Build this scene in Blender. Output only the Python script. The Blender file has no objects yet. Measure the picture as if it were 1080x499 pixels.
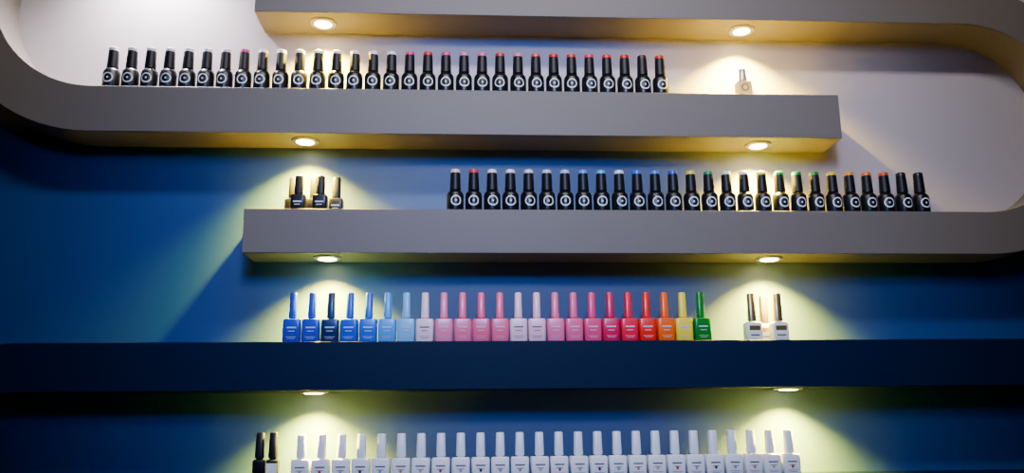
import bpy, bmesh, math, random
from mathutils import Vector, Matrix
random.seed(3)
Z0=1.45          # eye height
D=1.908          # camera to wall
DEP=0.108        # shelf depth
FRONT=-DEP
S=bpy.context.scene
col=S.collection

# ---------------- materials ----------------
def mat(name,rgb,rough=0.4,metal=0.0,spec=0.5,trans=0.0,emit=None,es=0,coat=0.0,noise=0.0):
    m=bpy.data.materials.new(name); m.use_nodes=True
    nt=m.node_tree; b=nt.nodes['Principled BSDF']
    b.inputs['Base Color'].default_value=(*rgb,1)
    b.inputs['Roughness'].default_value=rough
    b.inputs['Metallic'].default_value=metal
    b.inputs['Specular IOR Level'].default_value=spec
    b.inputs['Transmission Weight'].default_value=trans
    b.inputs['Coat Weight'].default_value=coat
    if emit: 
        b.inputs['Emission Color'].default_value=(*emit,1); b.inputs['Emission Strength'].default_value=es
    if noise>0:
        tc=nt.nodes.new('ShaderNodeTexCoord'); n=nt.nodes.new('ShaderNodeTexNoise')
        n.inputs['Scale'].default_value=9; n.inputs['Detail'].default_value=5
        mx=nt.nodes.new('ShaderNodeMix'); mx.data_type='RGBA'
        mx.inputs[6].default_value=(*[c*(1-noise) for c in rgb],1); mx.inputs[7].default_value=(*[min(1,c*(1+noise)) for c in rgb],1)
        nt.links.new(tc.outputs['Object'],n.inputs['Vector']); nt.links.new(n.outputs['Fac'],mx.inputs[0])
        nt.links.new(mx.outputs[2],b.inputs['Base Color'])
        n2=nt.nodes.new('ShaderNodeTexNoise'); n2.inputs['Scale'].default_value=160
        bp=nt.nodes.new('ShaderNodeBump'); bp.inputs['Strength'].default_value=0.05; bp.inputs['Distance'].default_value=0.002
        nt.links.new(tc.outputs['Object'],n2.inputs['Vector'])
        nt.links.new(n2.outputs['Fac'],bp.inputs['Height']); nt.links.new(bp.outputs['Normal'],b.inputs['Normal'])
    return m
def srgb(r,g,b):
    f=lambda c:((c/255+0.055)/1.055)**2.4 if c/255>0.04045 else c/255/12.92
    return (f(r),f(g),f(b))

# ---------------- mesh builder ----------------
class MB:
    def __init__(s): s.v=[]; s.f=[]; s.m=[]; s.mats=[]
    def mi(s,m):
        if m not in s.mats: s.mats.append(m)
        return s.mats.index(m)
    def loft(s,cx,cy,cz,rings,rot=0,seg=20):
        """rings: (z, half_w, half_d, exponent, material of the band above)"""
        base=len(s.v); cr,sr=math.cos(rot),math.sin(rot)
        for (z,a,b,e,_) in rings:
            for i in range(seg):
                t=2*math.pi*(i+0.5)/seg
                c,n=math.cos(t),math.sin(t)
                x=a*math.copysign(abs(c)**(2/e),c); y=b*math.copysign(abs(n)**(2/e),n)
                s.v.append((cx+x*cr-y*sr,cy+x*sr+y*cr,cz+z))
        for k in range(len(rings)-1):
            mi=s.mi(rings[k][4])
            for i in range(seg):
                j=(i+1)%seg
                s.f.append((base+k*seg+i,base+k*seg+j,base+(k+1)*seg+j,base+(k+1)*seg+i)); s.m.append(mi)
        s.f.append(tuple(base+i for i in reversed(range(seg)))); s.m.append(s.mi(rings[0][4]))
        l=base+(len(rings)-1)*seg
        s.f.append(tuple(l+i for i in range(seg))); s.m.append(s.mi(rings[-1][4]))
    def patch(s,cx,cy,cz,pts,material,R=None,off=0.0,rot=0):
        base=len(s.v); cr,sr=math.cos(rot),math.sin(rot)
        for (x,z) in pts:
            if R: t=x/R; X,Y=(R+0.0004)*math.sin(t),-(R+0.0004)*math.cos(t)
            else: X,Y=x,-off-0.0004
            s.v.append((cx+X*cr-Y*sr,cy+X*sr+Y*cr,cz+z))
        s.f.append(tuple(range(base,base+len(pts)))); s.m.append(s.mi(material))
    def ring(s,cx,cy,cz,zc,r1,r2,material,R=None,off=0,rot=0,n=20,a0=0,a1=2*math.pi):
        for i in range(n):
            a=a0+(a1-a0)*i/n; b=a0+(a1-a0)*(i+1)/n
            P=lambda r,t:(r*math.cos(t),zc+r*math.sin(t))
            if r1>0: s.patch(cx,cy,cz,[P(r1,a),P(r2,a),P(r2,b),P(r1,b)],material,R,off,rot)
            else: s.patch(cx,cy,cz,[(0,zc),P(r2,a),P(r2,b)],material,R,off,rot)
    def bar(s,cx,cy,cz,x0,x1,z0,z1,material,R=None,off=0,rot=0):
        n=4 if R else 1
        for i in range(n):
            a=x0+(x1-x0)*i/n; b=x0+(x1-x0)*(i+1)/n
            s.patch(cx,cy,cz,[(a,z0),(b,z0),(b,z1),(a,z1)],material,R,off,rot)
    def build(s,name,smooth=True):
        me=bpy.data.meshes.new(name); me.from_pydata(s.v,[],s.f)
        for m in s.mats: me.materials.append(m)
        for p,i in zip(me.polygons,s.m): p.material_index=i; p.use_smooth=smooth
        if smooth: me.set_sharp_from_angle(angle=math.radians(38))
        me.update()
        o=bpy.data.objects.new(name,me); col.objects.link(o); return o

# ---------------- room: wall and floor ----------------
def box(name,x0,x1,y0,y1,z0,z1,m):
    b=MB(); b.v=[(x,y,z) for z in (z0,z1) for (x,y) in ((x0,y0),(x1,y0),(x1,y1),(x0,y1))]
    b.f=[(3,2,1,0),(4,5,6,7),(0,1,5,4),(1,2,6,5),(2,3,7,6),(3,0,4,7)]; b.m=[b.mi(m)]*6
    return b.build(name,False)

LIT_PALE=srgb(190,184,190); SHADE_BLUE=srgb(3,66,134); MID=srgb(72,98,138)  # lit and blue-shaded zones of the wall, put into its base colour
wm=bpy.data.materials.new('wall_painted_light'); wm.use_nodes=True
nt=wm.node_tree; N=nt.nodes; L=nt.links; bs=N['Principled BSDF']; bs.inputs['Roughness'].default_value=0.5
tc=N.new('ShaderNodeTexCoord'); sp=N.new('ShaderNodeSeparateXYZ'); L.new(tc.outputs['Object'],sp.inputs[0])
def ramp(sock,a,b):
    r=N.new('ShaderNodeMapRange'); r.interpolation_type='SMOOTHSTEP'
    r.inputs['From Min'].default_value=a; r.inputs['From Max'].default_value=b
    L.new(sock,r.inputs['Value']); return r.outputs['Result']
def math2(op,a,b):
    m=N.new('ShaderNodeMath'); m.operation=op; L.new(a,m.inputs[0]); L.new(b,m.inputs[1]); return m.outputs[0]
def mixc(f,a,b):
    m=N.new('ShaderNodeMix'); m.data_type='RGBA'; L.new(f,m.inputs[0])
    for s_,v in ((6,a),(7,b)):
        if isinstance(v,tuple): m.inputs[s_].default_value=(*v,1)
        else: L.new(v,m.inputs[s_])
    return m.outputs[2]
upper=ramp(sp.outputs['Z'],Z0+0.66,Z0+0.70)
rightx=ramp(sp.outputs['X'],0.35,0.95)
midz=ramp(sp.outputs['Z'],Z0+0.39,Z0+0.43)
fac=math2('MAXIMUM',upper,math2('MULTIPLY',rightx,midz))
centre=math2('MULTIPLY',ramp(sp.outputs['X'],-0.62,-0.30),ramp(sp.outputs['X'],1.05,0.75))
c1=mixc(centre,SHADE_BLUE,MID)
c2=mixc(fac,c1,LIT_PALE)  # lit zones painted pale over the blue shade tones
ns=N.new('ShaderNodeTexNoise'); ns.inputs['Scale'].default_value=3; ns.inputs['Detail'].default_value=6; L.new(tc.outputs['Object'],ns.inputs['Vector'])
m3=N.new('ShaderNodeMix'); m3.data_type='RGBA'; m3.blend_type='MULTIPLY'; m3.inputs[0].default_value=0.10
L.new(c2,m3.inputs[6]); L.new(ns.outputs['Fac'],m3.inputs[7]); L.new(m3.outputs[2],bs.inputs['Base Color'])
n2=N.new('ShaderNodeTexNoise'); n2.inputs['Scale'].default_value=140; L.new(tc.outputs['Object'],n2.inputs['Vector'])
bp=N.new('ShaderNodeBump'); bp.inputs['Strength'].default_value=0.06; bp.inputs['Distance'].default_value=0.002
L.new(n2.outputs['Fac'],bp.inputs['Height']); L.new(bp.outputs['Normal'],bs.inputs['Normal'])
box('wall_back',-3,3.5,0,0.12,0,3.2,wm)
box('floor',-3,3.5,-4,0.12,-0.05,0,mat('floor_tile',srgb(40,44,54),0.4,noise=0.1))

# ---------------- shelves ----------------
M_grey=mat('shelf_grey_paint',srgb(110,104,98),0.5,spec=0.3,noise=0.04)
M_navy=mat('shelf_navy_paint',srgb(1,22,54),0.5,spec=0.15,noise=0.05)
def arc(cx,cz,r,a0,a1,n=40):
    return [(cx+r*math.cos(a0+(a1-a0)*i/n),cz+r*math.sin(a0+(a1-a0)*i/n)) for i in range(n+1)]
def ribbon(name,outer,inner,m):
    bm=bmesh.new(); n=len(outer)
    V={}
    for k,pl in (('o',outer),('i',inner)):
        for yk,y in (('f',FRONT),('b',0.0)):
            V[k+yk]=[bm.verts.new((x,y,Z0+z)) for x,z in pl]
    for i in range(n-1):
        for a,b in (('of','if'),('ib','ob'),('ob','of'),('if','ib')):
            bm.faces.new((V[a][i],V[a][i+1],V[b][i+1],V[b][i]))
    for i in (0,n-1): bm.faces.new((V['of'][i],V['if'][i],V['ib'][i],V['ob'][i]))
    bmesh.ops.recalc_face_normals(bm,faces=bm.faces)
    me=bpy.data.meshes.new(name); bm.to_mesh(me); bm.free(); me.materials.append(m)
    for p in me.polygons: p.use_smooth=True
    me.set_sharp_from_angle(angle=math.radians(35))
    o=bpy.data.objects.new(name,me); col.objects.link(o)
    bv=o.modifiers.new('edge','BEVEL'); bv.width=0.0012; bv.segments=2; bv.limit_method='ANGLE'; bv.angle_limit=math.radians(50)
    return o
def uloop(cx,zt_o,zt_i,zb_i,zb_o,xt,xb,side):
    cz=(zt_i+zb_i)/2; ri=(zt_i-zb_i)/2; ro_t=zt_o-cz
    if side=='L': a0,a1=math.pi/2,3*math.pi/2
    else: a0,a1=math.pi/2,-math.pi/2
    inner=[(xt,zt_i)]+arc(cx,cz,ri,a0,a1)+[(xb,zb_i)]
    outer=[(xt,zt_o)]+arc(cx,cz,ro_t,a0,a1)+[(xb,zb_o)]
    k=len(outer)
    for i in range(1,k-1):
        t=(i-1)/(k-3)
        r=ro_t*(1-t)+(cz-zb_o)*t; a=a0+(a1-a0)*t
        outer[i]=(cx+r*math.cos(a),cz+r*math.sin(a))
    return outer,inner
ribbon('wall_shelf',*uloop(-0.81,1.303,1.20,0.737,0.632,1.9,0.862,'L'),M_grey)
ribbon('wall_shelf',*uloop(1.18,1.022,0.92,0.461,0.364,-0.471,-0.467,'R'),M_grey)
ribbon('wall_shelf',*uloop(-0.90,0.1755,0.0755,-0.385,-0.485,1.9,0.862,'L'),M_navy)
ribbon('wall_shelf',[(-0.47,-0.105),(1.9,-0.105)],[(-0.47,-0.205),(1.9,-0.205)],M_navy)

# ---------------- recessed downlights ----------------
M_rim=mat('lamp_rim',srgb(225,215,190),0.3,metal=0.6)
M_lens=mat('lamp_lens',(1,0.9,0.6),0.3,emit=(1.0,0.80,0.34),es=30)
WARM=(1.0,0.67,0.035)
def downlight(x,z,w,c=WARM):
    b=MB(); y=-0.056
    R=0.031
    b.loft(x,y,Z0+z-0.004,[(0,R-0.006,R-0.006,2,M_rim),(0.0,R-0.002,R-0.002,2,M_rim),(0.002,R,R,2,M_rim),(0.0039,R,R,2,M_rim)],seg=32)
    b.loft(x,y,Z0+z-0.0052,[(0,0.018,0.018,2,M_lens),(0.0015,0.021,0.021,2,M_lens)],seg=32)
    o=b.build('recessed_downlight')
    l=bpy.data.lights.new('downlight_bulb','SPOT'); l.energy=w; l.color=c; l.spot_size=math.radians(122); l.spot_blend=0.9; l.shadow_soft_size=0.012
    lo=bpy.data.objects.new('downlight_bulb',l); lo.location=(x,y,Z0+z-0.008); col.objects.link(lo); lo.parent=o
P=230
for x,z in ((-0.325,0.92),(0.665,0.92),(-0.354,0.632),(0.684,0.632),(-0.295,0.364),(0.69,0.364),(-0.313,0.0755),(0.71,0.0755)): downlight(x,z,P*(0.75 if z>.6 and x<0 and z>.9 else 1))
downlight(-0.72,1.20,110,(1.0,0.90,0.90))  # extra unseen downlight, added to whiten the wall in the left loop

# ---------------- bottles ----------------
M_blk=mat('black_gloss',(0.004,0.004,0.006),0.32,spec=0.4)
M_cap=mat('black_cap',(0.005,0.005,0.007),0.42,spec=0.3)
M_prt=mat('white_print',(0.80,0.9,0.98),0.5)
_c={}
def cm(rgb,rough=0.3,coat=0.0):
    k=(rgb,rough)
    if k not in _c: _c[k]=mat('lacquer_%d_%d_%d'%rgb,srgb(*rgb),rough)
    return _c[k]
def black_bottle(b,x,y,z,top,rot=0,mark=True,h=1.0,w=1.0):
    R=0.0186*w; B=M_blk; C=M_cap; T=cm(top)
    rs=[(0,R*0.86,R*0.86,2,B),(0.002,R*0.98,R*0.98,2,B),(0.004,R,R,2,B),(0.038,R,R,2,B),(0.043,R*0.93,R*0.93,2,B),(0.047,R*0.78,R*0.78,2,B),(0.049,R*0.60,R*0.60,2,B),(0.0505,R*0.55,R*0.55,2,C),
        (0.051,R*0.66,R*0.66,2,C),(0.054,R*0.66,R*0.66,2,C),(0.0915,R*0.58,R*0.58,2,T),(0.0985,R*0.57,R*0.57,2,T),(0.1,R*0.48,R*0.48,2,T)]
    b.loft(x,y,z,[(a*h,c,d,e,m) for a,c,d,e,m in rs],rot,seg=28)
    if mark:
        b.ring(x,y,z,0.0235*h,0.0090,0.0117,M_prt,R=R,rot=rot)
        b.bar(x,y,z,-.0018,.0018,0.0215*h,0.0255*h,M_prt,R=R,rot=rot)
def square_bottle(b,x,y,z,body,cap,w=0.0375,d=0.030,hb=0.049,ht=0.106,rot=0,capr=0.0083,label=None,dot=None):
    a=w/2; c=d/2
    b.loft(x,y,z,[(0,a*.94,c*.94,7,body),(0.002,a,c,7,body),(hb-.004,a,c,7,body),(hb-.001,a*.96,c*.95,6,body),(hb,a*.86,c*.86,5,body),(hb+.0005,capr*.8,capr*.8,2.5,body),(hb+.003,capr*.8,capr*.8,2.5,cap),
        (hb+.0031,capr*1.02,capr*1.02,3,cap),(ht-.002,capr*.90,capr*.90,3,cap),(ht,capr*.75,capr*.75,3,cap)],rot,seg=28)
    if label:
        m=label
        b.bar(x,y,z,-.010,.010,hb*.60,hb*.66,m,off=c,rot=rot)
        b.bar(x,y,z,-.007,.007,hb*.46,hb*.49,m,off=c,rot=rot)
        b.bar(x,y,z,-.011,.011,hb*.22,hb*.235,m,off=c,rot=rot)
        b.bar(x,y,z,-.008,.008,hb*.15,hb*.165,m,off=c,rot=rot)
    if dot: b.ring(x,y,z,hb*.40,0,0.0030,dot,off=c+.0002,rot=rot,n=10)
YB=FRONT+0.026
W_=(240,238,242)
row1=[W_]*7+[(205,50,130)]+[W_]*8+[(215,30,110),(200,10,50),(225,50,130),(235,120,160),(235,95,145),(215,25,50),(235,110,150),(225,70,70),(215,30,20),(225,40,30),(225,40,80),(230,40,40),(205,15,25),(60,20,25),(215,20,20)]
b=MB()
for i,c in enumerate(row1):
    black_bottle(b,-0.773*1.011+i*0.04125,YB,Z0+0.737,c,rot=random.uniform(-.12,.12))
b.build('nail_polish_bottle_row')
row2=[(240,200,205),(215,50,70),W_,W_,(225,225,235),(205,200,230),(180,190,235),(100,140,225),(60,170,225),(225,235,240),(40,110,210),(50,120,220),(30,80,190),(235,210,60),(30,140,100),(220,235,215),W_,(240,220,60),(40,165,70),(15,155,65),(30,140,40),(235,210,30),(245,150,20),(235,115,20),(225,75,20),(40,30,30),(25,25,30)]
b=MB()
for i,c in enumerate(row2):
    black_bottle(b,-0.016*1.015+i*0.04075,YB,Z0+0.461,c,rot=random.uniform(-.12,.12),h=0.97)
b.build('nail_polish_bottle_row')
row3=[(2,44,190),(4,52,198),(2,34,96),(6,74,210),(10,94,222),(60,155,244),(118,190,246),(245,215,228),(245,128,168),(242,112,150),(242,98,140),(244,104,142),(248,206,220),(248,194,212),(244,114,158),(240,98,146),(238,68,128),(218,2,82),(240,12,64),(242,24,14),(254,100,8),(254,228,45),(2,125,32)]
M_ink=mat('grey_print',(0.55,0.6,0.68),0.5)
M_ink2=mat('dark_print',(0.25,0.12,0.18),0.5)
b=MB()
for i,c in enumerate(row3):
    m=cm(c,0.28)
    lum=sum(c)
    square_bottle(b,-0.353*1.0145+i*0.03985,YB,Z0+0.1755,m,m,rot=random.uniform(-.05,.05),label=M_ink2 if lum>560 else M_ink)
b.build('gel_polish_bottle_row')
M_wht=mat('white_bottle',srgb(246,248,252),0.3); M_wc=mat('white_cap',srgb(228,236,248),0.35)
M_gp=mat('print_grey',srgb(90,95,110),0.5)
dots=[(200,170,150),(190,60,60),(170,150,190),(60,60,60),(120,160,190),(200,120,120)]
b=MB()
for i in range(26):
    square_bottle(b,-0.324*1.0145+i*0.04080,YB,Z0-0.105,M_wht,M_wc,w=0.0375,d=0.032,hb=0.043,ht=0.0925,rot=random.uniform(-.05,.05),capr=0.0095,label=M_gp,dot=cm(dots[i%6]))
b.build('white_polish_bottle_row')
b=MB()
for x,y in ((-.378,-.045),(-.358,-.082),(-.331,-.045),(-.311,-.082),(-.281,-.050)):
    square_bottle(b,x,y,Z0+0.461,M_blk,M_cap,w=0.032,d=0.028,hb=0.036,ht=0.086 if y>-.06 else 0.080,capr=0.0095)
    if y<-.06 or x>-.3:
        b.bar(x,y,Z0+.461,-.009,.009,.018,.0205,M_prt,off=.014); b.bar(x,y,Z0+.461,-.006,.006,.012,.0135,M_prt,off=.014)
b.build('base_coat_bottle_group')
M_glass=mat('cream_glass',srgb(250,232,150),0.12,trans=0.3); M_silver=mat('silver_cap',(0.85,0.82,0.72),0.3,metal=0.8)
M_brass=mat('brass_cap',(0.55,0.42,0.20),0.3,metal=0.9)
M_lab=mat('white_glass',srgb(245,243,238),0.2)
M_gold=mat('dark_gold',(0.25,0.17,0.05),0.35,metal=0.6)
b=MB()
for x,y in ((.650,-.082),(.668,-.045)):
    square_bottle(b,x,y,Z0+.737,M_glass,M_silver,w=.036,d=.028,hb=.038,ht=.071,capr=.0085)
b.ring(.650,-.082,Z0+.737,.021,.006,.009,M_gp,off=.0141)
b.build('clear_top_coat_bottle_pair')
b=MB()
for x,y in ((.632,-.082),(.672,-.045),(.690,-.082)):
    square_bottle(b,x,y,Z0+.1755,M_lab,M_brass,w=.036,d=.030,hb=.040,ht=.104,capr=.0088)
    b.bar(x,y,Z0+.1755,-.012,.012,.022,.032,M_gold,off=.015); b.bar(x,y,Z0+.1755,-.010,.010,.010,.013,M_gp,off=.015)
b.build('top_coat_bottle_group')
b=MB()
for x,lab in ((-.412,False),(-.385,True)):
    square_bottle(b,x,YB,Z0-.105,M_blk,M_cap,w=.025,d=.025,hb=.043,ht=.097,capr=.0095)
    if lab: b.bar(x,YB,Z0-.105,-.011,.011,.004,.036,M_wht,off=.0125)
b.build('cuticle_oil_bottle_pair')

# ---------------- lights ----------------
def area(name,loc,target,size,w,c):
    l=bpy.data.lights.new(name,'AREA'); l.shape='RECTANGLE'; l.size=size[0]; l.size_y=size[1]; l.energy=w; l.color=c
    o=bpy.data.objects.new(name,l); o.location=loc
    o.rotation_euler=(Vector(target)-Vector(loc)).to_track_quat('-Z','Y').to_euler(); col.objects.link(o)
def spot(name,loc,target,deg,blend,w,c,soft):
    l=bpy.data.lights.new(name,'SPOT'); l.energy=w; l.color=c; l.spot_size=math.radians(deg); l.spot_blend=blend; l.shadow_soft_size=soft
    o=bpy.data.objects.new(name,l); o.location=loc
    o.rotation_euler=(Vector(target)-Vector(loc)).to_track_quat('-Z','Y').to_euler(); col.objects.link(o)
area('ceiling_strip_light',(0.15,-1.15,3.15),(0.15,0,Z0+0.3),(1.4,0.12),24,(1.0,0.93,0.92))
spot('front_fill_spot',(0.1,-2.3,2.9),(0.25,0,Z0+0.36),52,1.0,105,(1.0,0.93,0.94),0.14)  # added white front fill to brighten the lower bottle rows
spot('blue_fill_spot',(0.0,-2.4,2.6),(0.12,0,Z0+0.45),58,1.0,145,(0.02,0.25,1.0),0.2)  # added blue fill that tints the shaded wall below the shelves
w=bpy.data.worlds.new('world'); S.world=w; w.use_nodes=True
w.node_tree.nodes['Background'].inputs[0].default_value=(0.01,0.07,0.28,1); w.node_tree.nodes['Background'].inputs[1].default_value=0.015

# ---------------- camera ----------------
F=900; yaw=math.atan(6.6e-5*F); pitch=math.atan(200/F); roll=0.01
f=Vector((math.sin(yaw)*math.cos(pitch),math.cos(yaw)*math.cos(pitch),math.sin(pitch)))
r0=Vector((math.cos(yaw),-math.sin(yaw),0)); u0=r0.cross(f)
r=r0*math.cos(roll)-u0*math.sin(roll); u=u0*math.cos(roll)+r0*math.sin(roll)
cd=bpy.data.cameras.new('camera'); cd.sensor_fit='HORIZONTAL'; cd.sensor_width=36; cd.lens=36*F/1080
cam=bpy.data.objects.new('camera',cd); col.objects.link(cam)
M=Matrix((( r.x,u.x,-f.x,0),(r.y,u.y,-f.y,-D),(r.z,u.z,-f.z,Z0),(0,0,0,1))); cam.matrix_world=M
S.camera=cam
